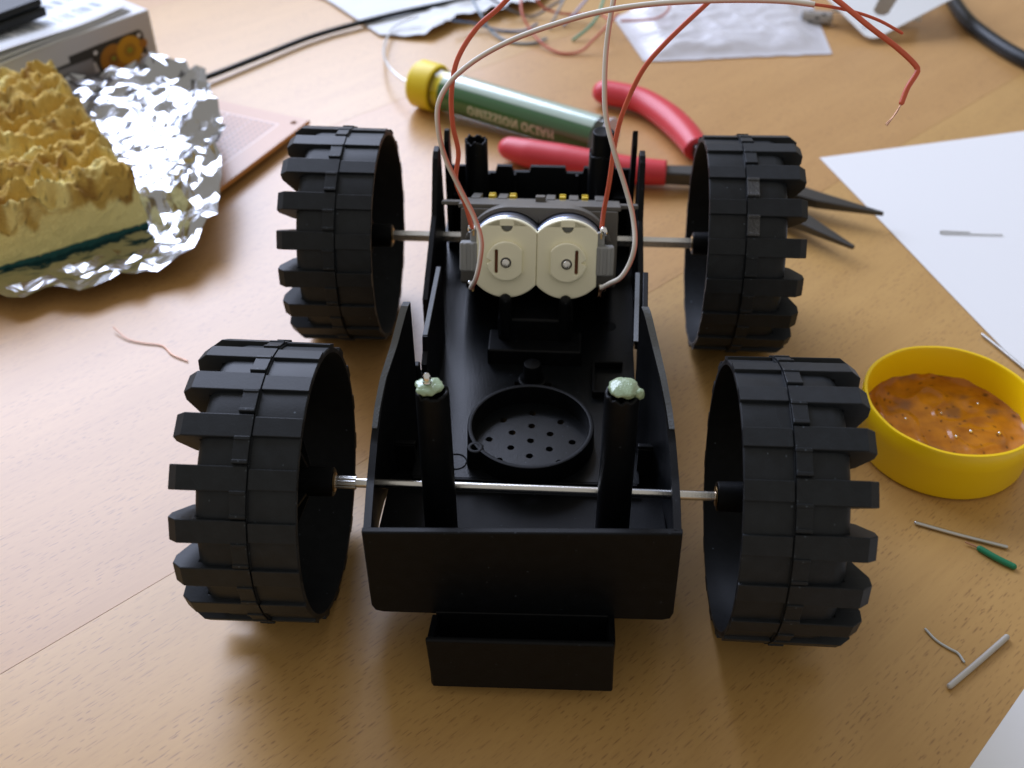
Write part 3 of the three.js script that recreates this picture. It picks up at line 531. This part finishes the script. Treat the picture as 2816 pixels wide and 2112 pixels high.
{
  const C = [-150, -345], out = [[-75, 20, 72], [-7.7, 71, 0], [26, 65, 0], [46, 53, 0], [52, 25, 0], [49, 2, 0], [40, -30, 0], [20, -68, 0], [5, -80, 0], [-14, -76, 0], [-60, -55, 0], [-78, -10, 0]];
  const pol = out.map(([x, z]) => [Math.atan2(z, x), Math.hypot(x, z)]).sort((a, b) => a[0] - b[0]);
  const rad = (a) => { for (let k = 0; k < pol.length; k++) { let [a0, r0] = pol[k], [a1, r1] = pol[(k + 1) % pol.length]; if (a1 <= a0) a1 += Math.PI * 2; let x = a; if (x < a0) x += Math.PI * 2; if (x >= a0 && x <= a1) return lerp(r0, r1, (x - a0) / (a1 - a0)); } return 70; };
  const NA = 110, NR = 34, pos = [], idx = [];
  for (let i = 0; i <= NR; i++) for (let j = 0; j < NA; j++) {
    const f = i / NR, a = -Math.PI + (j + (i % 2) * 0.5 + (rnd() - 0.5) * 0.55) / NA * Math.PI * 2, r = rad(a > Math.PI ? a - 2 * Math.PI : a) * (1 + 0.05 * nz(a * 7, 3) + 0.03 * nz(a * 19, 5)) * (f + (rnd() - 0.5) * 0.35 / NR), x = Math.cos(a) * r, z = Math.sin(a) * r;
    const edge = smooth(0.55, 1, f), cr = (k, o) => 1 - 2 * Math.abs(nz(x / k + o, z / k - o, o));
    const low = lerp(1, 0.4, smooth(0.35, 0.9, Math.sin(a)));
    let y = 2.2 + low * edge * (2.2 + 2.6 * (cr(26, 3) * 0.6 + 0.4)) + low * (0.75 + 0.6 * edge) * (cr(24, 8) * 3.4 + cr(11, 5) * 2.4 + cr(4.5, 1) * 0.4);
    y += edge * 4.5 * smooth(0.2, 0.9, Math.cos(a + 0.35));                      // right-hand rim stands up
    const behind = smooth(30, 12, z) * smooth(-30, 0, x); y += behind * 5;
    pos.push(C[0] + x, Math.max(0.35, y), C[1] + z);
  }
  for (let i = 0; i < NR; i++) for (let j = 0; j < NA; j++) { const a = i * NA + j, b = i * NA + (j + 1) % NA, c = a + NA, d = b + NA; if (i % 2) idx.push(a, b, d, a, d, c); else idx.push(a, b, c, b, d, c); }
  const q = new THREE.BufferGeometry(); q.setAttribute('position', new THREE.Float32BufferAttribute(pos, 3)); q.setIndex(idx); q.computeVertexNormals();
  q.translate(150, 0, 345);
  tag(mesh('foil_sheet', q, mat.foil, scene, [-150, 0, -345]), 'crumpled aluminium foil sheet under the torn yellow sponge', 'foil');
}

// ---- perforated circuit board
{
  const w = 76, d = 64, t = canvasTex(1024, 862, (c, W, H) => {
    c.fillStyle = '#b98a62'; c.fillRect(0, 0, W, H);
    const k = W / w;
    c.strokeStyle = '#d8c2b4'; c.lineWidth = 0.5 * k; c.strokeRect(9 * k, 8 * k, (w - 18) * k, (d - 16) * k);
    for (let i = 0; i < 5; i++) { c.beginPath(); c.moveTo((9 + i * 11.6) * k, 8 * k); c.lineTo((9 + i * 11.6) * k, (d - 8) * k); c.stroke(); }
    c.beginPath(); c.moveTo(9 * k, d / 2 * k); c.lineTo((w - 9) * k, d / 2 * k); c.stroke();
    for (let x = 0; x < 23; x++) for (let y = 0; y < 19; y++) { const X = (10.2 + x * 2.5) * k, Y = (9.4 + y * 2.5) * k; c.fillStyle = '#9c6238'; c.fillRect(X - 0.85 * k, Y - 0.85 * k, 1.7 * k, 1.7 * k); c.fillStyle = '#4a2a14'; c.beginPath(); c.arc(X, Y, 0.42 * k, 0, 7); c.fill(); }
  });
  const a = Math.atan2(0.39, -0.92);                                             // along the back edge
  const g = tag(group('circuit_board', scene, [-78.2, 3.6, -392.6], [0, Math.atan2(0.9, -0.42) + Math.PI / 2 - Math.PI, 0]), 'brown perforated circuit board half under the foil', 'circuit board');
  const ey = V(-0.42, 0, 0.9).normalize();
  g.rotation.set(0, Math.atan2(ey.x, ey.z), 0);                                  // local z runs along the front edge, -x towards the foil
  const top = new THREE.PlaneGeometry(w, d).rotateX(-Math.PI / 2).translate(-w / 2, 0.86, d / 2);
  const sh = shapeOf([[-w, 0], [-w, -d], [0, -d], [0, 0]], [roundHole(-4.2, -4.4, 1.3)]);
  const bg = ext(sh, 1.7, 0).rotateX(-Math.PI / 2).translate(0, -0.85, 0);
  const uvg = boxUV(bg, 1), uv = uvg.attributes.uv, P = uvg.attributes.position; for (let i = 0; i < uv.count; i++) uv.setXY(i, (P.getX(i) + w) / w, 1 - P.getZ(i) / d);
  mesh('board', uvg, std({ map: t, roughness: 0.32 }), g, [0, 0, 0], [0, 0, 0], true);
  const rim = std({ color: lin(0.5, 0.22, 0.05), roughness: 0.6 });
  mesh('cut_edge', rbox(0.3, 1.6, d, 0.1, 1), rim, g, [0.16, 0, d / 2]);
  for (const [x, z] of [[-3, 60], [-70, 60], [-70, 4]]) mesh('standoff', cyl(1.6, 1.6, 2.7, 16), rim, g, [x, -2.2, z]);
  mesh('standoff', cyl(1.4, 1.4, 2.7, 16), rim, g, [-8.5, -2.2, 3.5]);
}

// ---- cardboard box with gear picture, leaflet and black case on it
{
  const dir = V(-0.645, 0, 0.765), yaw = Math.atan2(0.765, 0.645);              // local -x runs along the printed front
  const g = tag(group('cardboard_box', scene, [-150.2, 0, -449.5], [0, yaw, 0]), 'white cardboard box printed with yellow gears behind the sponge', 'box');
  const w = 92, h = 27, d = 62;
  const front = canvasTex(1024, 300, (c, W, H) => {
    c.fillStyle = '#b9b5ba'; c.fillRect(0, 0, W, H); const k = W / w;
    c.fillStyle = '#2a2622'; c.beginPath(); c.moveTo((w - 40) * k, 7 * k); c.lineTo((w - 25) * k, 6.4 * k); c.lineTo((w - 7) * k, 6.2 * k); c.quadraticCurveTo((w - 5) * k, 6.3 * k, (w - 4.6) * k, 8.6 * k); c.lineTo((w - 4) * k, 20 * k); c.lineTo((w - 5) * k, 21.4 * k); c.lineTo((w - 27) * k, 22.4 * k); c.lineTo((w - 29) * k, 13 * k); c.lineTo((w - 52) * k, 13.4 * k); c.lineTo((w - 52) * k, 10 * k); c.lineTo((w - 40) * k, 9.6 * k); c.fill();
    c.fillStyle = '#7d7a80'; c.fillRect((w - 50) * k, 11 * k, 20 * k, 11 * k);
    const disc = (x, y, r, col) => { c.fillStyle = col; c.beginPath(); c.arc(x * k, y * k, r * k, 0, 7); c.fill(); };
    disc(w - 20.5, 14.6, 6.3, '#9a6410'); disc(w - 20.5, 14.6, 2.6, '#7d4d10'); disc(w - 20.5, 14.4, 1, '#7c8020');
    disc(w - 12.3, 13.4, 6.2, '#b98508'); disc(w - 12.3, 13.4, 3, '#9a6d0a'); disc(w - 12.3, 13.4, 1.2, '#848814'); disc(w - 5.4, 12.6, 2, '#9a6210');
    disc(w - 6.6, 8.6, 0.9, '#d8d4d8'); disc(w - 6.6, 17.8, 0.9, '#d8d4d8'); disc(w - 28, 9.4, 0.9, '#d8d4d8');
  });
  const white = std({ color: lin(0.72, 0.73, 0.75), roughness: 0.7 });
  mesh('carton', rbox(w, h, d, 0.5, 2), white, g, [-w / 2, h / 2, -d / 2]);
  mesh('front_print', new THREE.PlaneGeometry(w - 1, h - 1).translate(-w / 2, h / 2, 0.05), std({ map: front, roughness: 0.6 }), g, [0, 0, 0], [0, 0, 0], true);
  mesh('flap', rbox(0.6, h - 1.6, d - 2, 0.2), white, g, [0.35, h / 2, -d / 2]);
  const text = canvasTex(1024, 512, (c, W, H) => { c.fillStyle = '#e9edf2'; c.fillRect(0, 0, W, H); c.fillStyle = '#5b6a78'; for (let r = 0; r < 2; r++) { let x = 30; while (x < 980) { const s = rnd(); c.lineWidth = 9; c.strokeStyle = '#6a7886'; c.beginPath(); c.moveTo(x, 350 - r * 190); c.lineTo(x, 440 - r * 190); if (s > 0.4) { c.moveTo(x, 350 - r * 190); c.lineTo(x + 26, (s > 0.7 ? 440 : 350) - r * 190); } if (s > 0.2) { c.moveTo(x + 26, 350 - r * 190); c.lineTo(x + 26, 440 - r * 190); } c.stroke(); x += 46 + (s > 0.85 ? 24 : 0); } } });
  const lf = tag(group('leaflet', scene, [-156.5, 27.3, -447.5], [0, yaw + 0.12, 0]), 'folded white printed leaflet lying on the cardboard box', 'leaflet');
  for (let i = 0; i < 3; i++) { const q = new THREE.BoxGeometry(78, 0.3, 46, 30, 1, 1).translate(-39, 0, -23), p = q.attributes.position; for (let k = 0; k < p.count; k++) p.setY(k, p.getY(k) + 0.7 + i * 0.75 + (i * 0.9) * smooth(-10, -70, p.getX(k)) + (i === 2 ? 0.5 * Math.sin(p.getX(k) / 14) + 0.5 : 0)); q.computeVertexNormals(); mesh('page', q, white, lf, [-i * 0.8, -0.4, -i * 0.5]); }
  mesh('printed_face', (() => { const q = new THREE.PlaneGeometry(74, 42, 30, 1).rotateX(-Math.PI / 2).translate(-39, 0, -23), p = q.attributes.position; for (let k = 0; k < p.count; k++) p.setY(k, p.getY(k) + 2.45 + 1.8 * smooth(-10, -70, p.getX(k) + 0.8) + 0.5 * Math.sin((p.getX(k)) / 14) + 0.5); q.computeVertexNormals(); return q; })(), std({ map: text, roughness: 0.7 }), lf, [-1.6, -0.35, -1], [0, 0, 0], true);
  const bc = tag(group('black_case', scene, [-187, 32.2, -424], [0, yaw + 0.1, 0]), 'black plastic case on the leaflet in the upper left corner', 'case');
  mesh('lower_shell', rbox(40, 4, 34, 1), mat.cable, bc, [-14, 2.2, -17]); mesh('upper_shell', rbox(39, 3, 33, 1), mat.cable, bc, [-14, 6, -17]);
}

// ---- cables
const cable = (pts, r, label, n = 120) => { const o = pts[0]; return tag(mesh('cable', capped(pts.map((q) => [q[0] - o[0], q[1] - o[1], q[2] - o[2]]), r, n, 14), mat.cable, scene, o), label, 'cable'); };
cable([[-146, 2.4, -424], [-132, 2.6, -433], [-109.2, 2.4, -458.1], [-90, 2.2, -480], [-72.6, 2.2, -494], [-48, 3, -508], [-19.9, 3.6, -521], [20, 2.2, -540], [70, 2.2, -570]], 1.25, 'thin black cable running from the foil past the white paper');
cable([[214, 3.4, -560], [212, 3.4, -520], [210.5, 3.4, -497], [211.5, 3.4, -480], [220.3, 3.4, -447.5], [240, 3.4, -420], [270, 3.4, -400]], 3.2, 'thick black cable curving through the upper right corner');

// ---- crumpled white paper at the back
{
  const out = [[-130, -560], [-90.6, -531.5], [-59.3, -485], [-46, -482], [-37.9, -481.5], [-31, -489], [-24, -499], [-14, -503], [-5, -508], [2.3, -512], [14, -520], [30, -560]];
  const g = new THREE.PlaneGeometry(170, 110, 110, 80).rotateX(-Math.PI / 2).translate(-50, 0, -530); const p = g.attributes.position, keep = [];
  const inside = (x, z) => { let c = false; for (let i = 0, j = out.length - 1; i < out.length; j = i++) { const [a, b] = out[i], [e, f] = out[j]; if ((b > z) !== (f > z) && x < (e - a) * (z - b) / (f - b) + a) c = !c; } return c; };
  const dist = (x, z) => { let d = 1e9; for (let i = 0; i < out.length - 1; i++) { const [a, b] = out[i], [e, f] = out[i + 1], t = clamp(((x - a) * (e - a) + (z - b) * (f - b)) / ((e - a) ** 2 + (f - b) ** 2)); d = Math.min(d, Math.hypot(x - a - t * (e - a), z - b - t * (f - b))); } return d; };
  for (let i = 0; i < p.count; i++) { const x = p.getX(i), z = p.getZ(i), d = dist(x, z), right = smooth(-50, -30, x); p.setY(i, 0.5 + 1.4 * (0.5 + fbm(x / 22, z / 22, 3)) + right * (2.4 * smooth(9, 0, d) * (0.6 + nz(x / 5, 2)) + 1.6 * (1 - 2 * Math.abs(nz(x / 12, z / 12, 4))) + 1)); }
  for (let i = 0; i < g.index.count; i += 3) { const q = [0, 1, 2].map((k) => g.index.getX(i + k)), x = q.reduce((s, k) => s + p.getX(k), 0) / 3, z = q.reduce((s, k) => s + p.getZ(k), 0) / 3; if (inside(x, z)) keep.push(...q); }
  g.setIndex(keep); g.computeVertexNormals(); g.translate(50, 0, 520);
  tag(mesh('wrapping_paper', g, std({ color: lin(0.74, 0.76, 0.77), roughness: 0.85, side: THREE.DoubleSide }), scene, [-50, 0, -520]), 'rumpled white wrapping paper with curled edge at the top of the table', 'paper');
}
// ---- clear plastic bag
{
  const q = [[49, -505], [58.4, -454.5], [142.1, -461.2], [148, -545]], N = 70;
  const film = (lift, k) => { const pos = [], idx = []; for (let i = 0; i <= N; i++) for (let j = 0; j <= N; j++) { const u = i / N, v = j / N, a = [lerp(q[1][0], q[2][0], u), lerp(q[1][1], q[2][1], u)], b = [lerp(q[0][0], q[3][0], u), lerp(q[0][1], q[3][1] - 10, u)], e = Math.min(u, 1 - u, v * 1.2, 1) * 5, m = smooth(0, 1, e); let x = lerp(a[0], b[0], v), z = lerp(a[1], b[1], v); if (j === 0) z += nz(u * 14, 3) * 0.9; pos.push(x - 95, 0.5 + lift * m + m * (0.9 + (1 - 2 * Math.abs(nz(x / 15, z / 11, k))) * 1.3 + nz(x / 4, z / 4, k) * 0.5 + nz(x / 1.8, z / 1.8, k) * 0.16), z + 490); } for (let i = 0; i < N; i++) for (let j = 0; j < N; j++) { const a = i * (N + 1) + j; idx.push(a, a + N + 1, a + 1, a + 1, a + N + 1, a + N + 2); } const g = new THREE.BufferGeometry(); g.setAttribute('position', new THREE.Float32BufferAttribute(pos, 3)); g.setIndex(idx); g.computeVertexNormals(); return g; };
  const pl = phy({ color: lin(0.86, 0.86, 0.89), transmission: 0.4, thickness: 0, roughness: 0.3, ior: 1.5, side: THREE.DoubleSide });
  const g = tag(group('plastic_bag', scene, [95, 0, -490]), 'flat milky clear plastic bag at the top of the table', 'plastic bag');
  mesh('lower_film', film(0, 3), pl, g); mesh('upper_film', film(2.2, 8), pl, g);
}
// ---- white hang card
{
  const sh = new THREE.Shape();
  sh.moveTo(0, 60); sh.lineTo(0, 5); sh.quadraticCurveTo(0.6, 0.6, 5, 0); sh.lineTo(56, 0); sh.lineTo(56, 60); sh.closePath();
  const h = new THREE.Path(); h.moveTo(13, 15); h.absarc(15.4, 12.6, 3.6, Math.PI * 0.8, Math.PI * 1.75, false); h.lineTo(27, 15); h.lineTo(30, 18); h.lineTo(26, 20); h.lineTo(19, 19); h.closePath(); sh.holes.push(h);
  const g = tag(group('hang_card', scene, [161.5, 1.2, -471.5], [0, -0.33, 0]), 'white packaging card with hang hole near the thick black cable', 'card');
  const tilt = group('card_body', g, [0, 0, 0], [-Math.PI / 2 + 0.42, 0, 0]);
  const white = std({ color: lin(0.78, 0.8, 0.8), roughness: 0.55 });
  mesh('card', ext(sh, 0.6, 0.15), white, tilt, [0, 0, 0], [0, 0, Math.PI / 4]);
  const tx = canvasTex(256, 128, (c, W, H) => { c.fillStyle = '#e3e6e6'; c.fillRect(0, 0, W, H); c.fillStyle = '#4d565c'; c.font = 'bold 26px sans-serif'; c.fillText('VER 1', 20, 30); c.fillText('023', 30, 60); c.fillText('1.2', 130, 60); c.fillText('1 M20', 20, 92); });
  mesh('print', new THREE.PlaneGeometry(13, 6.5), std({ map: tx, roughness: 0.55 }), tilt, [-5.5, 12, 0.66], [0, 0, 2.36], true);
  mesh('support_flap', rbox(40, 0.6, 20, 0.2), white, g, [0, 10.2, -32], [1.35, 0, 0]);
}
// ---- small printed capsule
{
  const tx = canvasTex(128, 64, (c, W, H) => { c.fillStyle = '#a7a29c'; c.fillRect(0, 0, W, H); c.fillStyle = '#2a2a2a'; for (let i = 0; i < 9; i++) c.fillRect(8 + i * 13, 14 + (i % 3) * 14, 7, 10); });
  const g = tag(group('printed_capsule', scene, [142.5, 3.1, -496.5], [0, -0.2, 0]), 'small grey printed capsule between the plastic bag and hang card', 'capsule');
  mesh('body', cylX(2.9, 13, 28).rotateX(1), std({ map: tx, roughness: 0.4 }), g, [0, 0, 0], [0, 0, 0], true);
  for (const s of [-1, 1]) mesh('end', lathe([[0, 0.8], [1.6, 0.7], [2.5, 0.3], [2.85, 0]], 24).rotateZ(-s * Math.PI / 2), mat.clip, g, [s * 6.5, 0, 0]);
}
// ---- tangle of thin loose wires at the back
{
  const W = [
    ['orange red', [0.55, 0.13, 0.07], [[5.5, 14.0, -503.3], [6.0, 9.0, -488.1], [9.4, 5.0, -480.2], [15.4, 2.0, -469.6], [23.4, 0.8, -463.0], [31.6, 1.5, -463.7], [37.0, 5.0, -467.1], [41.9, 9.0, -469.5], [48.6, 12.0, -479.4]], 'thin orange red wire looping nearest the solder tube'],
    ['blue', [0.1, 0.18, 0.34], [[-25.2, 5.5, -488.9], [-15.3, 3.0, -491.8], [-6.8, 1.2, -489.7], [0.9, 0.8, -488.5], [8.1, 2.0, -486.9], [12.7, 5.0, -486.1]], 'thin blue wire wavering across the table behind the white wire'],
    ['slate', [0.2, 0.27, 0.33], [[-19.5, 10.0, -514.9], [-12.5, 6.0, -493.2], [-8.2, 2.0, -485.9], [0.2, 0.7, -476.3], [10.6, 0.7, -474.6], [16.7, 1.2, -478.5]], 'thin slate grey wire curving down from the wrapping paper'],
    ['green', [0.05, 0.32, 0.2], [[45.5, 12.0, -507.9], [39.6, 7.0, -487.0], [35.3, 4.0, -482.2], [28.9, 0.7, -478.4]], 'thin green wire with its end on the table'],
    ['grey', [0.3, 0.3, 0.3], [[26.6, 10.0, -507.9], [21.7, 5.0, -496.4], [18.8, 0.7, -492.1]], 'short grey wire in the wire tangle'],
    ['red', [0.5, 0.1, 0.06], [[10.9, 12.0, -505.7], [16.2, 7.0, -500.4], [23.4, 4.0, -501.8], [32.1, 3.0, -502.2], [40.6, 6.0, -495.1], [45.7, 9.0, -479.0]], 'thin red wire arching across the middle of the wire tangle'],
    ['lavender', [0.4, 0.38, 0.55], [[38.2, 9.0, -510.3], [30.3, 5.0, -498.0], [25.3, 0.7, -494.6]], 'short lavender wire in the wire tangle'],
    ['dark', [0.1, 0.1, 0.11], [[-10.8, 8.0, -514.1], [1.8, 4.0, -504.0], [11.2, 1.2, -505.3], [19.9, 5.0, -507.9], [28.6, 8.0, -513.3]], 'dark grey wire sagging at the back of the wire tangle'],
    ['pink', [0.55, 0.24, 0.2], [[75.0, 11.0, -506.6], [71.9, 9.0, -489.1], [66.3, 7.5, -485.0], [61.5, 7, -484.9], [51.0, 6.5, -485.1]], 'pale red wire lying over the plastic bag'],
  ];
  for (const [, c, pts, label] of W) { const o = pts[pts.length - 1]; tag(mesh('loose_wire', capped(pts.map((q) => [q[0] - o[0], q[1] - o[1], q[2] - o[2]]), 0.62, 60, 8), std({ color: lin(...c), roughness: 0.45 }), scene, o), label, 'wire', 'tangle of thin wires'); }
}
// ---- clippings
{
  const bit = (name, pts, r, m, label, cat = 'wire clipping') => { const o = pts[0]; return tag(mesh(name, capped(pts.map((q) => [q[0] - o[0], q[1] - o[1], q[2] - o[2]]), r, 40, 8), m, scene, o), label, cat, 'clippings on the table'); };
  bit('wire_clipping', [[97.9, 0.6, -181.6], [107, 0.6, -177.6], [117, 0.6, -173.6]], 0.5, mat.tail, 'straight silver lead below the yellow lid');
  const gw = tag(group('wire_clipping', scene, [110.5, 0.8, -173]), 'short green insulated wire clipping with bare copper end', 'wire clipping', 'clippings on the table');
  mesh('insulation', capped([[0, 0, 0], [3, 0.1, 3.2], [6, 0, 5.6]], 0.75, 30, 10), std({ color: lin(0.01, 0.2, 0.09), roughness: 0.45 }), gw); mesh('bare_end', capped([[0, 0, 0], [-1, -0.1, -1], [-2.6, 0, -2]], 0.25, 12, 6), mat.copper, gw);
  bit('wire_clipping', [[90.9, 0.4, -150], [92.4, 0.35, -147], [94.5, 0.4, -144.8], [96, 0.35, -143.6], [96.6, 0.4, -141.3]], 0.28, std({ color: lin(0.5, 0.52, 0.5), roughness: 0.5 }), 'thin curly grey strand above the grey stick');
  bit('wire_clipping', [[91.5, 0.8, -135], [99.5, 0.8, -141], [107.8, 0.8, -147.4]], 0.68, std({ color: lin(0.5, 0.48, 0.44), roughness: 0.5, metalness: 0.3 }), 'straight dull grey stick nearest the lower right corner');
  bit('wire_clipping', [[139.3, 0.7, -256.5], [142, 0.7, -250], [146, 0.7, -240]], 0.5, mat.tail, 'silver lead beside the edge of the white paper');
  bit('wire_clipping', [[-119.4, 1.4, -262.8], [-114, 0.5, -258], [-109, 0.35, -256.2], [-103, 0.35, -254.8], [-99, 0.35, -250.4], [-93.9, 0.35, -247.4]], 0.2, mat.copper, 'twisted bare copper strand on the table left of the chassis');
  bit('wire_clipping', [[164.3, 0.75, -311.2], [154, 0.75, -311.8], [147, 0.75, -312.2], [144.4, 0.75, -312.4], [143.8, 0.75, -313.1], [144.6, 0.75, -313.8], [148, 0.75, -313.6], [154, 0.75, -312.9]], 0.2, mat.tail, 'hairpin bent silver lead on the white paper');
}
renderer.render(scene, camera);
